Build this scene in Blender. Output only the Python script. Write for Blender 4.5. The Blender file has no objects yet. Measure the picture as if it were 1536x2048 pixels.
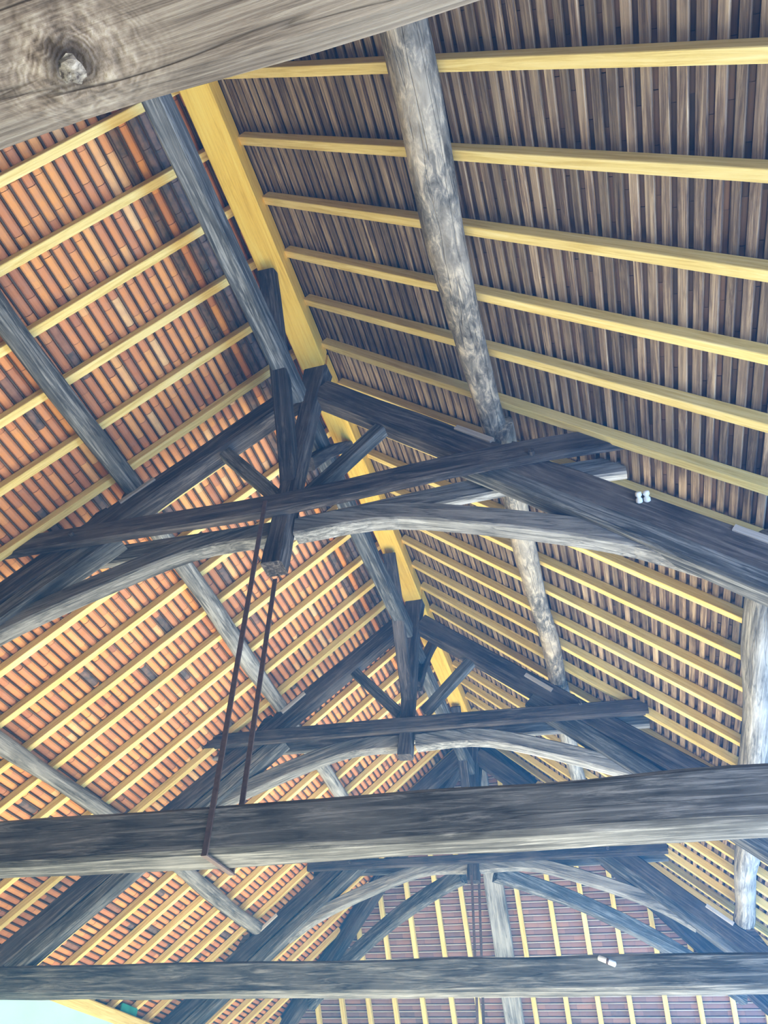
import bpy, math, random
from mathutils import Vector, Matrix, noise

# ------------------------------------------------------------------ camera, light, exposure
scene = bpy.context.scene
COL = scene.collection
CAM = Vector((2.095, 0.0, 1.6))
YAW, PITCH, ROLL, FPX = -0.3232, 0.7569, 0.0608, 1482.0
cd = bpy.data.cameras.new('camera')
cam = bpy.data.objects.new('camera', cd)
COL.objects.link(cam)
cd.sensor_fit = 'HORIZONTAL'; cd.sensor_width = 36.0; cd.lens = FPX / 1536 * 36.0
cd.clip_start = 0.05; cd.clip_end = 500
fw = Vector((math.sin(YAW) * math.cos(PITCH), math.cos(YAW) * math.cos(PITCH), math.sin(PITCH)))
rt = Vector((math.cos(YAW), -math.sin(YAW), 0)); up = rt.cross(fw)
r_ = rt * math.cos(ROLL) + up * math.sin(ROLL); u_ = -rt * math.sin(ROLL) + up * math.cos(ROLL)
cam.matrix_world = Matrix(((r_.x, u_.x, -fw.x, CAM.x), (r_.y, u_.y, -fw.y, CAM.y), (r_.z, u_.z, -fw.z, CAM.z), (0, 0, 0, 1)))
scene.camera = cam
scene.view_settings.view_transform = 'Standard'
scene.view_settings.look = 'None'
scene.view_settings.gamma = 1.0
scene.view_settings.use_curve_mapping = False
scene.view_settings.exposure = 0.55

w = bpy.data.worlds.new('sky'); scene.world = w; w.use_nodes = True
bg = w.node_tree.nodes['Background']
bg.inputs['Color'].default_value = (0.36, 0.70, 1.0, 1)
bg.inputs['Strength'].default_value = 0.55

def lamp(name, kind, energy, color, loc, direction, size=None, size_y=None):
    l = bpy.data.lights.new(name, kind); l.energy = energy; l.color = color
    if kind == 'AREA':
        l.shape = 'RECTANGLE'; l.size = size; l.size_y = size_y
    if kind == 'SUN': l.angle = math.radians(1.0)
    o = bpy.data.objects.new(name, l); COL.objects.link(o); o.location = loc
    o.rotation_euler = Vector(direction).to_track_quat('-Z', 'Y').to_euler()
    return o
lamp('sun', 'SUN', 4.0, (1.0, 0.90, 0.76), (20, 20, 12), (-0.78, -0.42, -0.50))
# daylight: open right side (blue shade), far end; added fill lamps imitate bounce off the paving
lamp('daylight_right_side', 'AREA', 1150, (0.01, 0.34, 1.0), (5.55, 5.5, 1.7), (-0.22, 0.0, 0.97), 16, 1.6)
lamp('warm_fill_right_near', 'AREA', 200, (1.0, 0.74, 0.40), (5.5, -0.5, 1.5), (-0.86, 0.12, 0.50), 7, 2.4)  # added warm fill, aimed at the left slope tiles
lamp('daylight_far_right', 'AREA', 110, (0.55, 0.85, 1.0), (5.3, 12.0, 1.4), (-0.70, -0.35, 0.60), 6, 2.4)
lamp('daylight_far_end', 'AREA', 60, (0.7, 0.9, 1.0), (0.0, 15.4, 1.3), (0.0, -0.80, 0.60), 9, 2.4)
lamp('bounce_fill_far', 'AREA', 820, (1.0, 0.98, 0.82), (1.0, 8.2, 0.03), (0.0, 0.0, 1.0), 7.0, 8.4)
lamp('bounce_fill_near', 'AREA', 95, (0.95, 1.0, 0.85), (2.8, 1.5, 0.03), (0.0, 0.0, 1.0), 4.5, 6.0)

# ------------------------------------------------------------------ dimensions (metres)
ZR = 7.80                      # where the two planes of rafter undersides would meet
SL, SR = 0.867, 0.857          # roof slopes left / right
Y1, Y2, Y3 = 3.81, 7.66, 11.51 # front faces of the trusses' tie beams
Y0 = -0.04
RY0, RDY = 1.2755, 0.4915      # rafters
HA, HS = 12.0, 1.2             # hip: apex y and slope
PITCH_T = 0.0905               # gauge of the tile courses
rnd = random.Random(7)

# ------------------------------------------------------------------ materials
def mat(name):
    m = bpy.data.materials.new(name); m.use_nodes = True
    nt = m.node_tree; b = nt.nodes['Principled BSDF']
    return m, nt, b
def N(nt, t, **k):
    n = nt.nodes.new(t)
    for a, v in k.items():
        if a.startswith('i_'): n.inputs[a[2:].replace('_', ' ')].default_value = v
        else: setattr(n, a, v)
    return n
def L(nt, a, b): nt.links.new(a, b)
def ramp(nt, src, stops):
    r = nt.nodes.new('ShaderNodeValToRGB'); cr = r.color_ramp
    while len(cr.elements) < len(stops): cr.elements.new(0.5)
    for e, (p, c) in zip(cr.elements, stops):
        e.position = p; e.color = (*c, 1)
    L(nt, src, r.inputs[0]); return r.outputs[0]
def mixc(nt, f, a, b, mode='MIX'):
    m = nt.nodes.new('ShaderNodeMix'); m.data_type = 'RGBA'; m.blend_type = mode
    if isinstance(f, float): m.inputs[0].default_value = f
    else: L(nt, f, m.inputs[0])
    for s, v in ((m.inputs[6], a), (m.inputs[7], b)):
        if isinstance(v, tuple): s.default_value = (*v, 1)
        else: L(nt, v, s)
    return m.outputs[2]

def wood(name, dark, mid, light, grain=9.0, crack=0.35, rough=0.85, bump=0.5, tint=0.25, knot=None, blotch=0.5, lx=0.55):
    """grain runs along the object's own X axis"""
    m, nt, b = mat(name)
    tc = N(nt, 'ShaderNodeTexCoord'); oi = N(nt, 'ShaderNodeObjectInfo')
    src = tc.outputs['Object']
    off = N(nt, 'ShaderNodeVectorMath', operation='SCALE'); off.inputs[0].default_value = (17.3, 9.1, 5.7)
    L(nt, oi.outputs['Random'], off.inputs['Scale'])
    add = N(nt, 'ShaderNodeVectorMath', operation='ADD'); L(nt, src, add.inputs[0])
    if knot is None: L(nt, off.outputs[0], add.inputs[1])
    else: add.inputs[1].default_value = (3.1, 1.7, 0.4)
    base = add.outputs[0]
    if knot is not None:
        # grain flows round the knot
        sub = N(nt, 'ShaderNodeVectorMath', operation='SUBTRACT'); L(nt, src, sub.inputs[0]); sub.inputs[1].default_value = knot
        ms = N(nt, 'ShaderNodeVectorMath', operation='MULTIPLY'); L(nt, sub.outputs[0], ms.inputs[0]); ms.inputs[1].default_value = (0.7, 1.0, 0.6)
        ln = N(nt, 'ShaderNodeVectorMath', operation='LENGTH'); L(nt, ms.outputs[0], ln.inputs[0])
        kn = N(nt, 'ShaderNodeMapRange'); L(nt, ln.outputs['Value'], kn.inputs[0])
        kn.inputs[1].default_value = 0.02; kn.inputs[2].default_value = 0.15; kn.inputs[3].default_value = 1.0; kn.inputs[4].default_value = 0.0
    mp = N(nt, 'ShaderNodeMapping'); mp.inputs['Scale'].default_value = (lx, grain, grain); L(nt, base, mp.inputs['Vector'])
    n1 = N(nt, 'ShaderNodeTexNoise'); n1.inputs['Scale'].default_value = 3.0; n1.inputs['Detail'].default_value = 9; n1.inputs['Roughness'].default_value = 0.72
    n1.inputs['Distortion'].default_value = 0.6
    L(nt, mp.outputs[0], n1.inputs['Vector'])
    g = n1.outputs['Fac']
    if knot is not None:
        rg = N(nt, 'ShaderNodeMath', operation='MULTIPLY'); L(nt, ln.outputs['Value'], rg.inputs[0]); rg.inputs[1].default_value = 620.0
        nz = N(nt, 'ShaderNodeTexNoise'); nz.inputs['Scale'].default_value = 14.0; L(nt, src, nz.inputs['Vector'])
        nzm = N(nt, 'ShaderNodeMath', operation='MULTIPLY_ADD'); L(nt, nz.outputs['Fac'], nzm.inputs[0]); nzm.inputs[1].default_value = 40.0; L(nt, rg.outputs[0], nzm.inputs[2])
        sn = N(nt, 'ShaderNodeMath', operation='SINE'); L(nt, nzm.outputs[0], sn.inputs[0])
        s2 = N(nt, 'ShaderNodeMath', operation='MULTIPLY_ADD'); L(nt, sn.outputs[0], s2.inputs[0]); s2.inputs[1].default_value = 0.05; s2.inputs[2].default_value = 0.0
        gs = N(nt, 'ShaderNodeMath', operation='ADD'); L(nt, s2.outputs[0], gs.inputs[0]); n9 = N(nt, 'ShaderNodeTexNoise'); n9.inputs['Scale'].default_value = 38; n9.inputs['Detail'].default_value = 6; L(nt, src, n9.inputs['Vector']); L(nt, n9.outputs['Fac'], gs.inputs[1]); mx = N(nt, 'ShaderNodeMix'); L(nt, kn.outputs[0], mx.inputs[0]); L(nt, g, mx.inputs[2]); L(nt, gs.outputs[0], mx.inputs[3])
        g = mx.outputs[0]
    c = ramp(nt, g, [(0.36, dark), (0.50, mid), (0.66, light)])
    # broad blotches of weathering
    n2 = N(nt, 'ShaderNodeTexNoise'); n2.inputs['Scale'].default_value = 1.7; n2.inputs['Detail'].default_value = 4; L(nt, base, n2.inputs['Vector'])
    bl = N(nt, 'ShaderNodeMapRange'); L(nt, n2.outputs['Fac'], bl.inputs[0]); bl.inputs[1].default_value = 0.45; bl.inputs[2].default_value = 0.7; bl.inputs[4].default_value = blotch
    c = mixc(nt, bl.outputs[0], c, light)
    # cracks along the grain
    mp3 = N(nt, 'ShaderNodeMapping'); mp3.inputs['Scale'].default_value = (0.35, 7, 7); L(nt, base, mp3.inputs['Vector'])
    n3 = N(nt, 'ShaderNodeTexNoise'); n3.inputs['Scale'].default_value = 1.6; n3.inputs['Detail'].default_value = 3; L(nt, mp3.outputs[0], n3.inputs['Vector'])
    ck = ramp(nt, n3.outputs['Fac'], [(0.485, (0, 0, 0)), (0.5, (1, 1, 1)), (0.515, (0, 0, 0))])
    ckm = N(nt, 'ShaderNodeMath', operation='MULTIPLY'); L(nt, ck, ckm.inputs[0]); ckm.inputs[1].default_value = crack
    c = mixc(nt, ckm.outputs[0], c, (dark[0] * .3, dark[1] * .3, dark[2] * .3))
    if knot is not None:
        hb = N(nt, 'ShaderNodeMapRange'); L(nt, ln.outputs['Value'], hb.inputs[0]); hb.inputs[1].default_value = 0.022; hb.inputs[2].default_value = 0.045; hb.inputs[3].default_value = 0.85; hb.inputs[4].default_value = 0.0
        c = mixc(nt, hb.outputs[0], c, (0.045, 0.035, 0.03))
    # each timber its own tone
    hv = N(nt, 'ShaderNodeHueSaturation'); L(nt, c, hv.inputs['Color'])
    vm = N(nt, 'ShaderNodeMapRange'); L(nt, oi.outputs['Random'], vm.inputs[0]); vm.inputs[3].default_value = 1 - tint; vm.inputs[4].default_value = 1 + tint
    L(nt, vm.outputs[0], hv.inputs['Value']); L(nt, hv.outputs[0], b.inputs['Base Color'])
    b.inputs['Roughness'].default_value = rough; b.inputs['Specular IOR Level'].default_value = 0.25
    bp = N(nt, 'ShaderNodeBump'); bp.inputs['Strength'].default_value = bump; bp.inputs['Distance'].default_value = 0.012
    sb = N(nt, 'ShaderNodeMath', operation='SUBTRACT'); L(nt, g, sb.inputs[0]); L(nt, ckm.outputs[0], sb.inputs[1])
    L(nt, sb.outputs[0], bp.inputs['Height']); L(nt, bp.outputs[0], b.inputs['Normal'])
    return m

OAK = wood('weathered_oak', (0.018, 0.015, 0.013), (0.052, 0.043, 0.038), (0.17, 0.148, 0.13))
OAK_GREY = wood('silvery_oak', (0.07, 0.067, 0.06), (0.20, 0.192, 0.17), (0.42, 0.405, 0.365), crack=0.45)
OAK_TIE = wood('grey_oak', (0.030, 0.030, 0.028), (0.080, 0.081, 0.077), (0.29, 0.29, 0.27), crack=0.5, blotch=0.35)
OAK_KNOT = wood('knotty_oak', (0.09, 0.07, 0.055), (0.25, 0.205, 0.165), (0.46, 0.41, 0.34), grain=34, crack=0.55, bump=0.9, knot=(1.405, 0.085, -0.15), tint=0.0)
BARK = wood('debarked_log', (0.07, 0.06, 0.045), (0.20, 0.18, 0.145), (0.60, 0.50, 0.36), lx=2.2, grain=5.5, crack=0.4, bump=0.9, blotch=0.75)
PINE = wood('new_yellow_pine', (0.60, 0.43, 0.12), (0.77, 0.60, 0.21), (0.87, 0.72, 0.33), grain=12, crack=0.06, bump=0.15, tint=0.10, blotch=0.3)
PINE_RIDGE = wood('golden_pine', (0.70, 0.40, 0.045), (0.88, 0.55, 0.08), (0.92, 0.64, 0.13), grain=12, crack=0.05, bump=0.15, tint=0.04, blotch=0.3)
LATH = wood('old_lath', (0.05, 0.033, 0.025), (0.17, 0.12, 0.082), (0.42, 0.32, 0.21), grain=14, crack=0.25, bump=0.4, tint=0.38)
LATH_DARK = wood('dark_lath', (0.04, 0.03, 0.022), (0.08, 0.06, 0.045), (0.13, 0.10, 0.07), grain=14, crack=0.2, bump=0.3, tint=0.25)
LATH_PALE = wood('pale_lath', (0.30, 0.27, 0.24), (0.42, 0.39, 0.35), (0.52, 0.48, 0.43), grain=14, crack=0.1, bump=0.3, tint=0.15)

def tile_mat(name, stops, grey):
    m, nt, b = mat(name)
    at = N(nt, 'ShaderNodeAttribute'); at.attribute_name = 'tint'
    c = ramp(nt, at.outputs['Fac'], stops)
    tc = N(nt, 'ShaderNodeTexCoord')
    n = N(nt, 'ShaderNodeTexNoise'); n.inputs['Scale'].default_value = 14; n.inputs['Detail'].default_value = 5; L(nt, tc.outputs['Object'], n.inputs['Vector'])
    mr = N(nt, 'ShaderNodeMapRange'); L(nt, n.outputs['Fac'], mr.inputs[0]); mr.inputs[1].default_value = 0.35; mr.inputs[2].default_value = 0.7; mr.inputs[4].default_value = 0.4
    c = mixc(nt, mr.outputs[0], c, grey)
    L(nt, c, b.inputs['Base Color']); b.inputs['Roughness'].default_value = 0.9; b.inputs['Specular IOR Level'].default_value = 0.15
    bp = N(nt, 'ShaderNodeBump'); bp.inputs['Strength'].default_value = 0.4; bp.inputs['Distance'].default_value = 0.005
    L(nt, n.outputs['Fac'], bp.inputs['Height']); L(nt, bp.outputs[0], b.inputs['Normal'])
    return m
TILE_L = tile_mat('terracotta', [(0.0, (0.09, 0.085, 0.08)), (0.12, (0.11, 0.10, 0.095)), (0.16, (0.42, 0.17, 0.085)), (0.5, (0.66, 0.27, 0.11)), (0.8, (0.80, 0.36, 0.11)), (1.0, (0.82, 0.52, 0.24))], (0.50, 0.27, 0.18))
TILE_R = tile_mat('shaded_terracotta', [(0.0, (0.06, 0.05, 0.05)), (0.5, (0.12, 0.085, 0.075)), (1.0, (0.20, 0.13, 0.10))], (0.10, 0.085, 0.08))  # right slope: shade in the gaps behind the battens is put into the colour
TILE_H = tile_mat('plum_terracotta', [(0.0, (0.12, 0.085, 0.085)), (0.5, (0.25, 0.15, 0.14)), (1.0, (0.38, 0.21, 0.16))], (0.25, 0.19, 0.18))

def flat(name, col, rough=0.8, metal=0.0, scale=6.0, var=0.25, bump=0.2):
    m, nt, b = mat(name)
    tc = N(nt, 'ShaderNodeTexCoord'); n = N(nt, 'ShaderNodeTexNoise'); n.inputs['Scale'].default_value = scale; n.inputs['Detail'].default_value = 6
    L(nt, tc.outputs['Object'], n.inputs['Vector'])
    c = ramp(nt, n.outputs['Fac'], [(0.3, tuple(x * (1 - var) for x in col)), (0.7, tuple(min(1, x * (1 + var)) for x in col))])
    L(nt, c, b.inputs['Base Color']); b.inputs['Roughness'].default_value = rough; b.inputs['Metallic'].default_value = metal
    bp = N(nt, 'ShaderNodeBump'); bp.inputs['Strength'].default_value = bump; bp.inputs['Distance'].default_value = 0.004
    L(nt, n.outputs['Fac'], bp.inputs['Height']); L(nt, bp.outputs[0], b.inputs['Normal'])
    return m
IRON = flat('rusty_iron', (0.13, 0.095, 0.085), 0.6, 0.5, 30)
WHITE = flat('white_ceramic', (0.80, 0.82, 0.80), 0.35, 0.0, 10, 0.05, 0.0)
FLOOR = flat('brown_paving', (0.30, 0.26, 0.21), 0.9, 0.0, 1.5)
GROUND = flat('sunlit_gravel', (0.52, 0.47, 0.39), 0.95, 0.0, 0.8)
TEAL = flat('teal_tarpaulin', (0.02, 0.20, 0.17), 0.6)

# ------------------------------------------------------------------ helpers
def tag(o, label=None, cat=None, group=None, kind=None):
    if label: o['label'] = label
    if cat: o['category'] = cat
    if group: o['group'] = group
    if kind: o['kind'] = kind
    return o
def empty(name, loc):
    o = bpy.data.objects.new(name, None); COL.objects.link(o); o.location = loc; o.empty_display_size = 0.2
    return o
def link(name, verts, faces, m, parent=None, frame=None, smooth=False, attr=None):
    me = bpy.data.meshes.new(name); me.from_pydata(verts, [], faces); me.validate(); me.update()
    if attr is not None:
        a = me.attributes.new('tint', 'FLOAT', 'FACE'); a.data.foreach_set('value', attr)
    if smooth:
        me.polygons.foreach_set('use_smooth', [True] * len(me.polygons))
    me.materials.append(m)
    o = bpy.data.objects.new(name, me); COL.objects.link(o)
    M = frame if frame is not None else Matrix.Identity(4)
    if parent:
        o.parent = parent
        W = parent.matrix_basis.copy() if parent.type == 'MESH' else Matrix.Translation(parent.location)
        if parent.parent: W = Matrix.Translation(parent.parent.location) @ W
        M = W.inverted() @ M
    o.matrix_basis = M
    return o
def frame_of(p0, p1, upv):
    p0 = Vector(p0); p1 = Vector(p1); x = (p1 - p0).normalized(); upv = Vector(upv)
    y = upv.cross(x).normalized(); z = x.cross(y)
    c = (p0 + p1) / 2
    return Matrix(((x.x, y.x, z.x, c.x), (x.y, y.y, z.y, c.y), (x.z, y.z, z.z, c.z), (0, 0, 0, 1))), (p1 - p0).length
def section(wd, ht, ch):
    a, b = wd / 2, ht / 2
    return [(-a + ch, -b), (0, -b), (a - ch, -b), (a, -b + ch), (a, 0), (a, b - ch), (a - ch, b), (0, b), (-a + ch, b), (-a, b - ch), (-a, 0), (-a, -b + ch)]
def sweep_mesh(length, fn_sec, fn_off, segs, wob, seed):
    verts, faces = [], []
    n = len(fn_sec(0.0))
    for i in range(segs + 1):
        t = i / segs; x = (t - 0.5) * length
        oy, oz = fn_off(t)
        for k, (sy, sz) in enumerate(fn_sec(t)):
            p = Vector((x * 1.3 + seed, sy * 6 + seed * 0.7, sz * 6))
            dy = noise.noise(p) * wob; dz = noise.noise(p + Vector((31.7, 5.1, 0))) * wob
            dx = 0
            verts.append((x + dx, oy + sy + dy, oz + sz + dz))
    for i in range(segs):
        for k in range(n):
            a = i * n + k; b = i * n + (k + 1) % n
            faces.append((a, b, b + n, a + n))
    faces.append(tuple(reversed(range(n)))); faces.append(tuple(range(segs * n, segs * n + n)))
    return verts, faces
def beam(name, p0, p1, wd, ht, m, parent=None, upv=(0, 0, 1), bow=0.0, bowy=0.0, wob=0.008, ch=None, segs=None, taper=1.0, pw=None, seed=None):
    """squared timber from p0 to p1 (centre line); bow bends it in its own height direction"""
    F, ln = frame_of(p0, p1, upv)
    seed = rnd.uniform(0, 90) if seed is None else seed
    segs = segs or max(3, int(ln / 0.22))
    ch = ch if ch is not None else min(wd, ht) * 0.10
    def sec(t):
        k = 1 + (taper - 1) * t
        return section(wd * k, ht * k, ch)
    def off(t):
        s = 4 * t * (1 - t) if pw is None else pw(t)
        return bowy * s, bow * s
    v, f = sweep_mesh(ln, sec, off, segs, wob, seed)
    return link(name, v, f, m, parent, F)
def log(name, p0, p1, r0, r1, m, parent=None, wob=0.02, bow=0.0, bowy=0.0):
    F, ln = frame_of(p0, p1, (0, 0, 1)); seed = rnd.uniform(0, 90); n = 14
    def sec(t):
        r = r0 + (r1 - r0) * t
        r *= 1 + 0.10 * math.sin(t * 9 + seed) * 0.6
        return [(r * math.cos(a), r * math.sin(a)) for a in [2 * math.pi * k / n for k in range(n)]]
    def off(t):
        return (bowy * math.sin(t * math.pi) + 0.02 * math.sin(t * 7.5 + seed), bow * math.sin(t * math.pi))
    v, f = sweep_mesh(ln, sec, off, max(10, int(ln / 0.14)), wob, seed)
    return link(name, v, f, m, parent, F, smooth=True)
def box(name, c, s, m, parent=None, rot=None, ch=0.0):
    F = Matrix.Translation(Vector(c)) @ (rot.to_4x4() if rot else Matrix.Identity(4))
    sec = section(s[1], s[2], ch or min(s[1], s[2]) * 0.12)
    v, f = sweep_mesh(s[0], lambda t: sec, lambda t: (0, 0), 1, 0, 0)
    return link(name, v, f, m, parent, F)
def prism(name, poly, y0, y1, m, parent=None):
    """poly in x,z extruded along y"""
    n = len(poly); c = Vector((sum(p[0] for p in poly) / n, (y0 + y1) / 2, sum(p[1] for p in poly) / n))
    v = [(x - c.x, y0 - c.y, z - c.z) for x, z in poly] + [(x - c.x, y1 - c.y, z - c.z) for x, z in poly]
    f = [tuple(range(n)), tuple(reversed(range(n, 2 * n)))] + [(i, i + n, (i + 1) % n + n, (i + 1) % n) for i in range(n)]
    return link(name, v, f, m, parent, Matrix.Translation(c))

WORDS = ['first', 'second', 'third', 'fourth', 'fifth', 'sixth', 'seventh', 'eighth', 'ninth', 'tenth', 'eleventh', 'twelfth']

# ------------------------------------------------------------------ ground and floor
def slab(name, x0, x1, y0, y1, z0, z1, m):
    v = [(x, y, z) for z in (z0, z1) for y in (y0, y1) for x in (x0, x1)]
    f = [(0, 2, 3, 1), (4, 5, 7, 6), (0, 1, 5, 4), (2, 6, 7, 3), (0, 4, 6, 2), (1, 3, 7, 5)]
    return tag(link(name, v, f, m), kind='structure')
slab('floor', -5.6, 5.6, -6.0, 16.6, -0.12, 0.0, FLOOR)
PLASTER = flat('white_plaster', (0.44, 0.66, 0.64), 0.9, 0.0, 3.0, 0.03, 0.1)
BACK_DARK = flat('back_wall_dark', (0.12, 0.11, 0.10), 0.9, 0.0, 2.0)  # kept dark so the added back wall bounces little light
slab('wall_left', -5.05, -4.80, -6.0, 16.0, 0.0, 3.29, PLASTER)
slab('unseen_back_wall', -5.6, 5.6, -6.2, -6.0, 0.0, 8.2, BACK_DARK)  # unseen, added to cut light on the camera-facing timbers
slab('ground', -60, 60, -60, 70, -0.4, -0.121, GROUND)

# ------------------------------------------------------------------ roof covering
def roof_pt(side, s, n, y):
    """s metres down the slope from the apex line, n metres outward from the rafter undersides"""
    k = SL if side < 0 else SR
    a = math.atan(k); return (side * (s * math.cos(a) + n * math.sin(a)), y, ZR - s * math.sin(a) + n * math.cos(a))
def hip_pt(x, s, n):
    a = math.atan(HS); return (x, HA + s * math.cos(a) + n * math.sin(a), ZR - s * math.sin(a) + n * math.cos(a))
YB = -5.5
SLOPE_LEN = 7.35
def yend(side, s):
    k = SL if side < 0 else SR
    x = s * math.cos(math.atan(k)); return HA + x * k / HS
def tile_row(verts, faces, tints, pt, a0, a1, s0, width, n0, bulge, tl, row_bias):
    """one course of tiles: pt(a, s, n); a runs along the course"""
    a = a0 - rnd.uniform(0, tl)
    while a < a1:
        b = min(a + tl - 0.003, a1); aa = max(a, a0)
        if b - aa > 0.02:
            dn = rnd.uniform(-0.003, 0.003); i0 = len(verts)
            prof = [(0.0, 0.022), (0.06, 0.004), (0.30, -bulge * 0.85), (0.55, -bulge), (0.82, -bulge * 0.6), (0.97, 0.003), (1.0, 0.022)]
            for q in (aa, b):
                for (u, h) in prof: verts.append(pt(q, s0 + u * width, n0 + h + dn))
            m_ = len(prof)
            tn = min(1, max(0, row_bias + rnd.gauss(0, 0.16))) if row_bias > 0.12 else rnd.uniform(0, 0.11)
            for k in range(m_ - 1):
                faces.append((i0 + k, i0 + k + 1, i0 + m_ + k + 1, i0 + m_ + k)); tints.append(tn)
        a += tl
def covering(side, m):
    v, f, t = [], [], []
    rows = int(SLOPE_LEN / PITCH_T)
    for i in range(rows):
        s0 = 0.03 + i * PITCH_T
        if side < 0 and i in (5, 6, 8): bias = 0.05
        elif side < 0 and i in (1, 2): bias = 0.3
        else: bias = min(0.95, max(0.25, 0.55 + rnd.gauss(0, 0.14)))
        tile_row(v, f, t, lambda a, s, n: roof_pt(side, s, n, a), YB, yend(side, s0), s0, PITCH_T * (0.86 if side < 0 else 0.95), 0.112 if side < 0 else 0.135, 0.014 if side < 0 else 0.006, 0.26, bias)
    # solid dark backing added behind the tiles to block light
    i0 = len(v)
    for n in (0.145, 0.20):
        v += [roof_pt(side, -0.1, n, YB), roof_pt(side, SLOPE_LEN, n, YB), roof_pt(side, SLOPE_LEN, n, yend(side, SLOPE_LEN) + .2), roof_pt(side, -0.1, n, HA + .1)]
    for q in ((0, 1, 2, 3), (7, 6, 5, 4), (0, 4, 5, 1), (1, 5, 6, 2), (2, 6, 7, 3), (3, 7, 4, 0)):
        f.append(tuple(i0 + k for k in q)); t.append(0.02 if side > 0 else 0.14)
    return tag(link('ceiling', v, f, m, attr=t), kind='structure')
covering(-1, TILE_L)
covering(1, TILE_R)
# hip
HP = 0.112
v, f, t = [], [], []
HLEN = (ZR - 3.1) / math.sin(math.atan(HS))
for i in range(int(HLEN / HP)):
    s0 = 0.05 + i * HP; z = ZR - s0 * math.sin(math.atan(HS)); xl = (ZR - z) / SL; xr = (ZR - z) / SR
    tile_row(v, f, t, lambda a, s, n: hip_pt(a, s, n), -xl, xr, s0, HP * 0.84, 0.112, 0.010, 0.26, min(0.9, max(0.2, 0.5 + rnd.gauss(0, 0.2))))
i0 = len(v); zl = 3.1  # same added light-blocking backing, behind the hip tiles
for n in (0.145, 0.20):
    v += [hip_pt(0, -0.1, n), hip_pt(-(ZR - zl) / SL - .2, HLEN, n), hip_pt((ZR - zl) / SR + .2, HLEN, n)]
for q in ((0, 1, 2), (5, 4, 3), (0, 3, 4, 1), (1, 4, 5, 2), (2, 5, 3, 0)):
    f.append(tuple(i0 + k for k in q)); t.append(0.05)
tag(link('ceiling', v, f, TILE_H, attr=t), kind='structure')

# battens: one made, the rest copied
def batten_obj(name, p0, p1, wd, th, m, n_dir):
    return beam(name, p0, p1, wd, th, m, None, n_dir, wob=0.003, ch=0.004, segs=max(4, int((Vector(p1) - Vector(p0)).length / 0.8)))
for side, wdt, m, lab, grp in ((-1, 0.015, LATH_DARK, 'thin dark tiling batten between the orange tile rows of the left slope', 'thin dark battens of the left slope'),
                               (1, 0.054, LATH, 'grey brown tiling batten laid across the rafters of the right slope', 'grey brown battens of the right slope')):
    k = SL if side < 0 else SR
    nd = Vector((side * math.sin(math.atan(k)), 0, math.cos(math.atan(k))))
    for i in range(int(SLOPE_LEN / PITCH_T) - 2):
        s = 0.03 + (i + (0.93 if side < 0 else 0.5)) * PITCH_T
        ye = yend(side, s) - 0.05
        nn = 0.101
        o = batten_obj('tiling_batten', roof_pt(side, s, nn, 0.2 if i > 45 else -0.6), roof_pt(side, s, nn, ye), wdt * rnd.uniform(0.9, 1.08), 0.022, m, nd)
        tag(o, lab, 'batten', grp)
nd = Vector((0, math.sin(math.atan(HS)), math.cos(math.atan(HS))))
for i in range(1, int(HLEN / HP) - 1):
    s = 0.05 + (i + 0.92) * HP; z = ZR - s * math.sin(math.atan(HS))
    o = batten_obj('tiling_batten', hip_pt(-(ZR - z) / SL + .05, s, 0.100), hip_pt((ZR - z) / SR - .05, s, 0.100), 0.018, 0.02, LATH_PALE, nd)  # pale colour stands in for light on the battens' lower edges
    tag(o, 'thin pale tiling batten across the far hipped end of the roof', 'batten', 'thin pale battens of the hipped end')

# ------------------------------------------------------------------ yellow rafters
BAYS = ['before the nearest king post truss', 'between the nearest and middle trusses', 'between the middle and farthest trusses', 'beyond the farthest truss']
for side, sname in ((-1, 'left'), (1, 'right')):
    cnt = [0, 0, 0, 0]
    k = SL if side < 0 else SR
    nd = Vector((side * math.sin(math.atan(k)), 0, math.cos(math.atan(k))))
    for j in range(0, 29):
        y = RY0 + j * RDY + (0.05 if (side < 0 and 6 <= j <= 9) else 0)
        bay = 0 if y < Y1 + .1 else 1 if y < Y2 + .1 else 2 if y < Y3 + .1 else 3
        s0 = 0.14 if y < HA else (y - HA) * HS / k / math.cos(math.atan(k)) + 0.12
        if s0 > 6.4: break
        p0 = roof_pt(side, s0, 0.045, y + rnd.uniform(-.012, .012)); p1 = roof_pt(side, 6.95, 0.045, y + rnd.uniform(-.012, .012))
        o = beam('rafter', p0, p1, 0.068, 0.09, PINE, None, nd, wob=0.003, ch=0.004, bow=rnd.uniform(-.006, .006), bowy=rnd.uniform(-.012, .012), segs=12)
        tag(o, f'sawn yellow rafter, {WORDS[cnt[bay]]} on the {sname} slope {BAYS[bay]}', 'rafter', f'yellow rafters of the {sname} slope')
        cnt[bay] += 1
hx = [-4.1, -3.62, -3.14, -2.64, -2.15, -1.64, -1.12, -0.67, 0.30, 0.84, 1.36, 1.87, 2.43, 2.96, 3.46, 3.95]
for i, x in enumerate(hx):
    s0 = abs(x) * (SL if x < 0 else SR) / math.sin(math.atan(HS)) + 0.18
    o = beam('rafter', hip_pt(x, s0, 0.045), hip_pt(x, HLEN - 0.1, 0.045), 0.078, 0.09, PINE, None, nd := Vector((0, math.sin(math.atan(HS)), math.cos(math.atan(HS)))), wob=0.003, ch=0.004, segs=8)
    where = f'{WORDS[7 - i]} to the left of' if i < 8 else f'{WORDS[i - 8]} to the right of'
    tag(o, f'pale jack rafter of far hipped end, {where} the grey middle timber', 'rafter', 'jack rafters of the hipped end')

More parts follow.
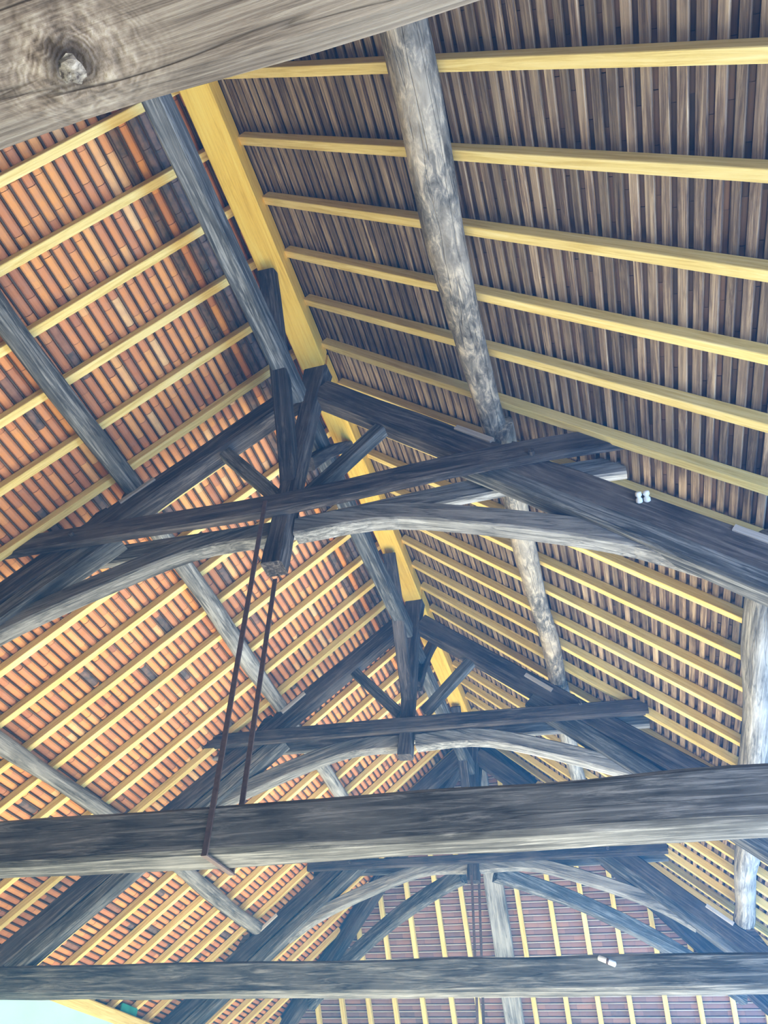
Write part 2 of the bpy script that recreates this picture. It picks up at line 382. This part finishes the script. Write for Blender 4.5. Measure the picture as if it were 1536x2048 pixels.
# ------------------------------------------------------------------ ridge
BAYN = ['nearest the camera', 'between the nearest and middle trusses', 'between the middle and farthest trusses']
for i, (a, b) in enumerate(((-1.6, Y1 + 0.02), (Y1 + 0.06, Y2 + 0.02), (Y2 + 0.06, HA + 0.05))):
    o = beam('ridge_beam', (0, a, 7.64), (0, b, 7.64), 0.235, 0.24, PINE_RIDGE, wob=0.003, ch=0.006)
    tag(o, 'golden new pine ridge beam ' + BAYN[i], 'beam', 'pine ridge beams')
    o = beam('lower_ridge_timber', (-0.02, a, 6.84 + (0.05 if i else 0)), (-0.02, b - 0.16, 6.88 + (0.06 if i else 0)), 0.15, 0.2, OAK_TIE, wob=0.012, bow=-0.04)
    tag(o, 'old grey timber hung below the golden ridge beam ' + BAYN[i], 'beam', 'old timbers under the ridge')

# ------------------------------------------------------------------ trusses
TR = [('nearest', Y1, -1), ('middle', Y2, 0), ('farthest', Y3, 1)]
def arch(name, pts, wy, hz, y, m, parent):
    """curved brace through x,z points (centre line) in the truss plane"""
    P = [Vector((x, y, z)) for x, z in pts]
    F, ln = frame_of(P[0], P[-1], (0, 0, 1)); I = F.inverted()
    loc = [I @ p for p in P]
    seed = rnd.uniform(0, 90); segs = 14; verts, faces = [], []
    def at(t):
        n = len(loc) - 1; q = t * n; i = min(int(q), n - 1); u = q - i
        p0 = loc[max(i - 1, 0)]; p1 = loc[i]; p2 = loc[i + 1]; p3 = loc[min(i + 2, n)]
        return 0.5 * ((2 * p1) + (-p0 + p2) * u + (2 * p0 - 5 * p1 + 4 * p2 - p3) * u * u + (-p0 + 3 * p1 - 3 * p2 + p3) * u ** 3)
    for i in range(segs + 1):
        t = i / segs; c = at(t); d = (at(min(1, t + .02)) - at(max(0, t - .02))).normalized(); nz = Vector((-d.z, 0, d.x))
        for sy, sz in section(wy, hz, 0.015):
            wv = noise.noise(Vector((t * 4 + seed, sy * 6, sz * 6))) * 0.008
            p = c + nz * (sz + wv); verts.append((p.x, p.y + sy + wv, p.z))
    n = 12
    for i in range(segs):
        for k in range(n):
            a = i * n + k; b = i * n + (k + 1) % n; faces.append((a, b, b + n, a + n))
    faces.append(tuple(reversed(range(n)))); faces.append(tuple(range(segs * n, segs * n + n)))
    return link(name, verts, faces, m, parent, F)
for ti, (nm, Y, _) in enumerate(TR):
    T = empty('roof_truss', (0, Y + 0.13, 0))
    tag(T, ['nearest full king post truss of old dark oak, with a long iron stirrup', 'middle king post truss of old dark oak, seen above the wide tie beam', 'farthest king post truss of old dark oak, in front of the hipped end'][ti], 'truss', 'king post roof trusses')
    zt = [3.0, 3.075, 3.06][ti]; wt = [0.25, 0.25, 0.25][ti]
    yc = Y + 0.12
    # tie beam
    beam('tie_beam', (-4.98, Y + wt / 2, zt + .14 + (.01 if ti == 0 else .01)), (5.25, Y + wt / 2, zt + .14), wt, 0.275, OAK_TIE, T, wob=0.016, bow=-0.01, segs=44)
    for sx in (1,):
        beam('post', (sx * 4.75, Y + .12, 0.0), (sx * 4.75, Y + .12, zt + 0.01), 0.24, 0.24, OAK_GREY, T, upv=(0, 1, 0))
    # king post, with a swollen head
    zb = [5.09, 5.38, 5.22][ti]; kx = [-0.06, -0.07, -0.04][ti]
    v = []; F, ln = frame_of((kx, yc - .02, zb), (kx + .08, yc - .02, 7.54), (0, 1, 0))
    def ksec(t):
        wk = 0.15 + (0.09 * max(0, (t - .72) / .28)) + (0.02 if t < 0.12 else 0)
        return section(wk, 0.17, 0.015)
    vv, ff = sweep_mesh(ln, ksec, lambda t: (0, 0), 16, 0.010, ti * 7.1)
    link('king_post', vv, ff, OAK, T, F)
    # principal rafters and the second timber under them
    for sx, sn in ((-1, 'left'), (1, 'right')):
        if sx < 0: A, B = (-0.08, 7.45), (-4.95, 7.47 - 4.95 * 0.845)
        else: A, B = (0.10, 7.33), (4.95, 7.42 - 4.95 * (0.845 if ti != 1 else 0.79))
        off = 0.145
        beam('principal_rafter', (A[0], yc, A[1] - off * 1.0), (B[0], yc, B[1] - off), 0.19, 0.24, OAK, T, wob=0.016, bow=(0.03 if sx < 0 else 0.0))
        a0 = 1.62 if sx < 0 else 1.4; z0 = 7.13 - 0.86 * a0
        beam('inner_rafter', (sx * a0, yc, z0), (sx * 4.45, yc, 7.13 - 0.86 * 4.45), 0.17, 0.19, OAK_TIE, T, wob=0.014)
        # strut
        beam('strut', (sx * [0.14, 0.15, 0.15][ti], yc, [5.86, 5.93, 5.8][ti]), (sx * [0.86, 0.80, 0.85][ti], yc, [6.68, 6.62, 6.5][ti]), 0.11, 0.12, OAK_TIE, T)
        # arch brace
        zz = [0, 0.07, -0.05][ti]
        pts = [(sx * 0.05, 5.50 + zz), (sx * 0.8, 5.50 + zz), (sx * 1.6, 5.27 + zz), (sx * 2.45, 4.93 + zz), (sx * 2.95, 4.62 + zz)]
        arch('arch_brace', pts, 0.15, 0.17, Y + .16, OAK_GREY, T)
        # cleats that hold the purlins
        for xx, big in ((1.68, 1), (3.40, 1)):
            kk = SL if sx < 0 else SR
            zc = (7.45 if sx < 0 else 7.35) - (0.84) * xx
            ang = -sx * math.atan(0.86)
            wc = beam('wedge', (sx * (xx - .30), yc - .05, (7.46 if sx < 0 else 7.38) - .845 * (xx - .30) + .015), (sx * (xx - .02), yc - .05, (7.46 if sx < 0 else 7.38) - .845 * (xx - .02) + .015), .13, .05, LATH_PALE, T, wob=.003)
            wc['label'] = 'pale wooden wedge under the purlin end'
            prism('purlin_cleat', [(sx * (xx + .08), zc - .16), (sx * (xx + .42), zc - .40), (sx * (xx + .22), zc - .02), (sx * (xx + .13), zc + .03)], yc - .08, yc + .09, OAK, T)
    # collar: a pair of planks clasping the king post
    zc = [(5.70, 5.655, 5.73), (5.745, 5.72, 5.66), (5.515, 5.51, 5.51)][ti]
    xl, xr = [(-2.85, 2.60), (-2.78, 2.64), (-2.66, 2.76)][ti]
    hc = [0.20, 0.17, 0.13][ti]
    for dy in (-0.135, 0.165):
        xm = 0.0
        c = arch('collar', [(xl, zc[0]), (xl / 2, (zc[0] + zc[1]) / 2), (0, zc[1]), (xr * .6, (zc[1] + zc[2]) / 2 + (.06 if ti == 0 else 0)), (xr, zc[2])], 0.085, hc, yc + dy, OAK_GREY if dy > 0 else OAK, T)
        if dy < 0:
            for sx in (-1, 1):
                F = Matrix.Translation((sx * 1.95, yc - .185, zc[1] + .03)) @ Matrix.Rotation(math.pi / 2, 4, 'Z')
                vv, ff = sweep_mesh(0.05, lambda t: [(0.022 * math.cos(a), 0.022 * math.sin(a)) for a in [k * math.pi / 4 for k in range(8)]], lambda t: (0, 0), 1, 0, 0)
                link('peg', vv, ff, OAK, c, F)
    # iron stirrup
    if ti in (0, 2):
        def strap(name, p0, p1, par, ww=.036, th=.012):
            return beam(name, p0, p1, ww, th, IRON, par, upv=(0, 1, 0), wob=0.002, ch=0.002)
        yf, yb = Y - .03, Y + wt + .03
        xa, xb_ = (-0.15, -0.085) if ti == 0 else (-0.035, -0.035)
        yt = yc - .20
        s1 = strap('iron_strap', (xa, yt, zc[1] + (.0 if ti == 0 else -.25)), (xb_, yf, zt - .02), T)
        s2 = strap('iron_strap', (xa + .05, yc + .10, zb + (.0 if ti == 0 else .02)), (xb_ + .02, yb, zt - .02), T)
        beam('iron_strap', (xb_, yf - .01, zt - .022), (xb_ + .02, yb + .01, zt - .022), .036, .012, IRON, T, wob=0.001, ch=0.002)

# nearest tie beam, straight over the camera
T = empty('roof_truss', (0, 0.13, 0))
tag(T, 'massive knotty tie beam overhead at the top left, closest to the camera', 'truss', None)
F, ln = frame_of((-5.25, 0.13, 3.165), (5.25, 0.13, 3.165), (0, 0, 1))
KX, KY = 1.15, 0.13
tb = beam('tie_beam', (-5.25, 0.13, 3.165), (5.25, 0.13, 3.165), 0.37, 0.30, OAK_KNOT, T, wob=0.02, ch=0.04, segs=70, seed=11.0)
for sx in (1,):
    beam('post', (sx * 4.75, .13, 0.0), (sx * 4.75, .13, 3.02), 0.24, 0.24, OAK_GREY, T, upv=(0, 1, 0))
for sx in (-1, 1):
    beam('principal_rafter', (sx * .08, .13, 7.3), (sx * 4.9, .13, 3.1), 0.19, 0.24, OAK, T, wob=0.016)

# ------------------------------------------------------------------ purlins (round logs resting on the principals)
def pur(side, xa, ya, xb, yb, ra, rb, off, lab, m=BARK, bow=0.0, bowy=0.0):
    k = SL if side < 0 else SR
    nx, nz = side * math.sin(math.atan(k)), math.cos(math.atan(k))
    za = ZR - k * abs(xa) - off * 1.3; zb = ZR - k * abs(xb) - off * 1.3
    o = log('purlin', (xa, ya, za), (xb, yb, zb), ra, rb, m, bow=bow, bowy=bowy)
    return tag(o, lab, 'purlin', 'round log purlins')
pur(1, 1.71, -0.3, 1.68, Y1 + .22, 0.152, 0.10, 0.15, 'thick pale crooked log purlin on the upper right slope, nearest the camera', bowy=0.02)
pur(1, 1.72, Y1 + .02, 1.72, Y2 + .22, 0.10, 0.098, 0.12, 'round purlin of the right slope in line beyond the thick pale log')
pur(1, 1.72, Y2 + .24, 1.70, Y3 + .25, 0.10, 0.10, 0.12, 'blue-grey upper right purlin between the middle and farthest trusses', OAK_GREY)
pur(1, 3.33, Y1 + .22, 3.40, Y2 + .2, 0.115, 0.115, 0.13, 'pale blue lower right purlin at the right edge, above the wide tie beam', OAK_GREY)
pur(1, 3.44, Y2 + .22, 3.52, Y3 + .2, 0.115, 0.13, 0.13, 'short pale lower right purlin seen under the wide tie beam', OAK_GREY)
pur(-1, -1.60, -0.3, -1.60, Y1 + .2, 0.095, 0.095, 0.12, 'dark green-grey round purlin on the upper left slope, before the nearest truss', OAK_TIE)
pur(-1, -1.62, Y1 + .1, -1.70, Y2 + .2, 0.092, 0.092, 0.12, 'grey round purlin on the upper left slope, behind the nearest truss', OAK_GREY)
pur(-1, -1.72, Y2 + .22, -1.78, Y3 + .2, 0.09, 0.09, 0.12, 'short grey upper left purlin between the middle and farthest trusses', OAK_GREY)
pur(-1, -3.42, Y1 + .22, -3.36, Y2 + .2, 0.092, 0.092, 0.12, 'grey lower left purlin ending above the left of the wide tie beam', OAK_GREY)
pur(-1, -3.36, Y2 + .22, -3.42, Y3 + .2, 0.095, 0.095, 0.12, 'grey lower left purlin between the two horizontal tie beams', OAK_GREY)

# ------------------------------------------------------------------ longitudinal braces between king posts and ridge
for i, Y in enumerate((Y1, Y2, Y3)):
    yc = Y + .10
    n = ['nearest', 'middle', 'farthest'][i]
    o = beam('ridge_brace', (-0.05, yc - .02, 5.98 + (.1 if i == 1 else 0)), (-0.02, yc - 1.16, 7.46), 0.145, 0.13, OAK, None, (0, 0, 1), bow=0.06)
    tag(o, f'old dark brace rising from the {n} king post back up to the golden ridge', 'brace', 'braces along the ridge')
    o = beam('ridge_brace', (0.02, yc + .12, 6.35), (0.02, yc + 0.98, 7.52) if i < 2 else (0.02, yc + .55, 7.3), 0.11, 0.12, OAK, None, (0, 0, 1), bow=0.04)
    tag(o, f'old dark brace rising from the {n} king post away from the camera', 'brace', 'braces along the ridge')

# ------------------------------------------------------------------ hipped end
for sx, sn in ((-1, 'left'), (1, 'right')):
    k = SL if sx < 0 else SR
    def hz(x, d): return (sx * x, HA + x * k / HS, ZR - k * x - d)
    o = beam('hip_rafter', hz(0.1, .16), hz(5.0, .16), 0.18, 0.26, OAK, None, (0, 0, 1), wob=0.014)
    tag(o, f'dark hip rafter running down to the far {sn} corner', 'rafter', 'hip rafters')
    P0 = Vector((sx * .25, Y3 + .35, 5.40)); P1 = Vector(hz(3.6, .42))
    o = beam('hip_brace', P0, P1, 0.15, 0.22, OAK_TIE, None, (0, 0, 1), bow=0.22, wob=0.012)
    tag(o, f'curved brace below the far {sn} hip rafter', 'brace', 'curved hip braces')
o = beam('hip_middle_timber', hip_pt(-0.04, 0.35, -0.10), hip_pt(-0.06, HLEN - .15, -0.10), 0.31, 0.14, OAK_GREY, None, (0, .77, .64), wob=0.014)
tag(o, 'wide old grey timber down the middle of the hipped end', 'rafter')

# ------------------------------------------------------------------ wall plates
for sx, sn in ((-1, 'left'), (1, 'right')):
    o = beam('wall_plate', (sx * 4.88, -1.5, 3.37), (sx * 4.88, 15.6, 3.37), 0.2, 0.16, PINE if sx < 0 else OAK_GREY, None, (0, 0, 1), wob=0.005)
    tag(o, f'long wall plate under the {sn} eaves', 'beam', 'wall plates')
o = beam('wall_plate', (-4.9, 15.6, 3.3), (4.9, 15.6, 3.3), 0.2, 0.16, OAK_GREY, None, (0, 0, 1), wob=0.005)
tag(o, 'wall plate across the far end under the hipped roof', 'beam', 'wall plates')

# ------------------------------------------------------------------ small fittings
def lathe(name, prof, m, c, axis, parent=None, n=14):
    z = Vector(axis).normalized(); x = z.orthogonal().normalized(); y = z.cross(x)
    F = Matrix(((x.x, y.x, z.x, c[0]), (x.y, y.y, z.y, c[1]), (x.z, y.z, z.z, c[2]), (0, 0, 0, 1)))
    v, f = [], []
    for r, h in prof:
        for k in range(n): v.append((r * math.cos(2 * math.pi * k / n), r * math.sin(2 * math.pi * k / n), h))
    for i in range(len(prof) - 1):
        for k in range(n):
            a = i * n + k; b = i * n + (k + 1) % n; f.append((a, b, b + n, a + n))
    f.append(tuple(reversed(range(n)))); f.append(tuple(range((len(prof) - 1) * n, len(prof) * n)))
    return link(name, v, f, m, parent, F, smooth=True)

# pale dead knot in the overhead tie beam
v, f = [], []; nr, ns = 5, 18
for i in range(nr + 1):
    rr = 0.021 * i / nr
    for k in range(ns):
        a = 2 * math.pi * k / ns; q = rr * (1 + 0.45 * noise.noise(Vector((math.cos(a) * 1.5, math.sin(a) * 1.5, 3))))
        v.append((q * math.cos(a) * 1.2, q * math.sin(a), -0.005 * (1 - (i / nr) ** 2) + 0.004 * noise.noise(Vector((math.cos(a) * q * 120, math.sin(a) * q * 120, 1))) * (1 if i < nr else 0)))
for i in range(nr):
    for k in range(ns):
        a = i * ns + k; b = i * ns + (k + 1) % ns; f.append((a, b, b + ns, a + ns))
KN = wood('dead_knot', (0.10, 0.085, 0.08), (0.40, 0.37, 0.32), (0.80, 0.78, 0.72), grain=20, lx=12, crack=0.8, bump=0.9, tint=0.0)
kn_o = link('knot', v, f, KN, tb, Matrix.Translation((1.408, 0.222, 3.000)), smooth=True)
kn_o['label'] = 'pale splintered dead knot'

for k, dx in enumerate((0, 0.05)):
    o = lathe('insulator', [(0.010, 0), (0.022, .008), (0.022, .03), (0.014, .038), (0.014, .045), (0.022, .053), (0.020, .075), (0.008, .08)], WHITE, (2.60 + dx, Y1 + .03, 5.11 + .0 * k), (0, -0.8, 0.6))
    tag(o, ('left' if k == 0 else 'right') + ' one of two small white insulators on the nearest truss, right side', 'insulator', 'white insulators')
o = lathe('white_tube', [(0.012, 0), (0.022, .006), (0.022, .15), (0.012, .156)], WHITE, (1.77, Y2 - .03, 3.315), (0.9, -0.05, -0.38))
o2 = lathe('bracket', [(0.026, 0), (0.026, .02)], IRON, (1.84, Y2 - .033, 3.286), (0.9, -0.05, -0.38), o)
tag(o, 'short white tube fixed to the upper edge of the lower horizontal tie beam', 'tube')
o = box('tarpaulin', (-4.86, 10.85, 3.50), (.02, .42, .12), TEAL)
tag(o, 'scrap of teal sheet tucked above the left wall plate', 'sheet')
# thin bluish haze volume, added to imitate a flare-like blue veil
hm = bpy.data.materials.new('haze'); hm.use_nodes = True; nt = hm.node_tree; nt.nodes.clear()
vo = nt.nodes.new('ShaderNodeVolumeScatter'); vo.inputs['Color'].default_value = (0.06, 0.42, 1.0, 1); vo.inputs['Density'].default_value = 0.015
mo = nt.nodes.new('ShaderNodeOutputMaterial'); nt.links.new(vo.outputs[0], mo.inputs['Volume'])
e_l, e_r = ZR - SL * 4.75 - .02, ZR - SR * 5.2 - .02
V = [(-4.75, -5.5, .2), (5.2, -5.5, .2), (5.2, 15.0, .2), (-4.75, 15.0, .2), (-4.75, -5.5, e_l), (5.2, -5.5, e_r), (5.2, 15.0, e_r), (-4.75, 15.0, e_l), (0, -5.5, ZR - .02), (0, HA - .05, ZR - .02)]
hz_ = link('haze', V, [(0, 3, 2, 1), (0, 1, 5, 8, 4), (1, 2, 6, 5), (3, 0, 4, 7), (2, 3, 7, 6), (5, 6, 9, 8), (4, 8, 9, 7), (6, 7, 9)], hm)
tag(hz_, 'thin bluish haze added to imitate a flare-like veil, strongest at lower right', 'haze', kind='stuff')
# RENDER-CHECK END
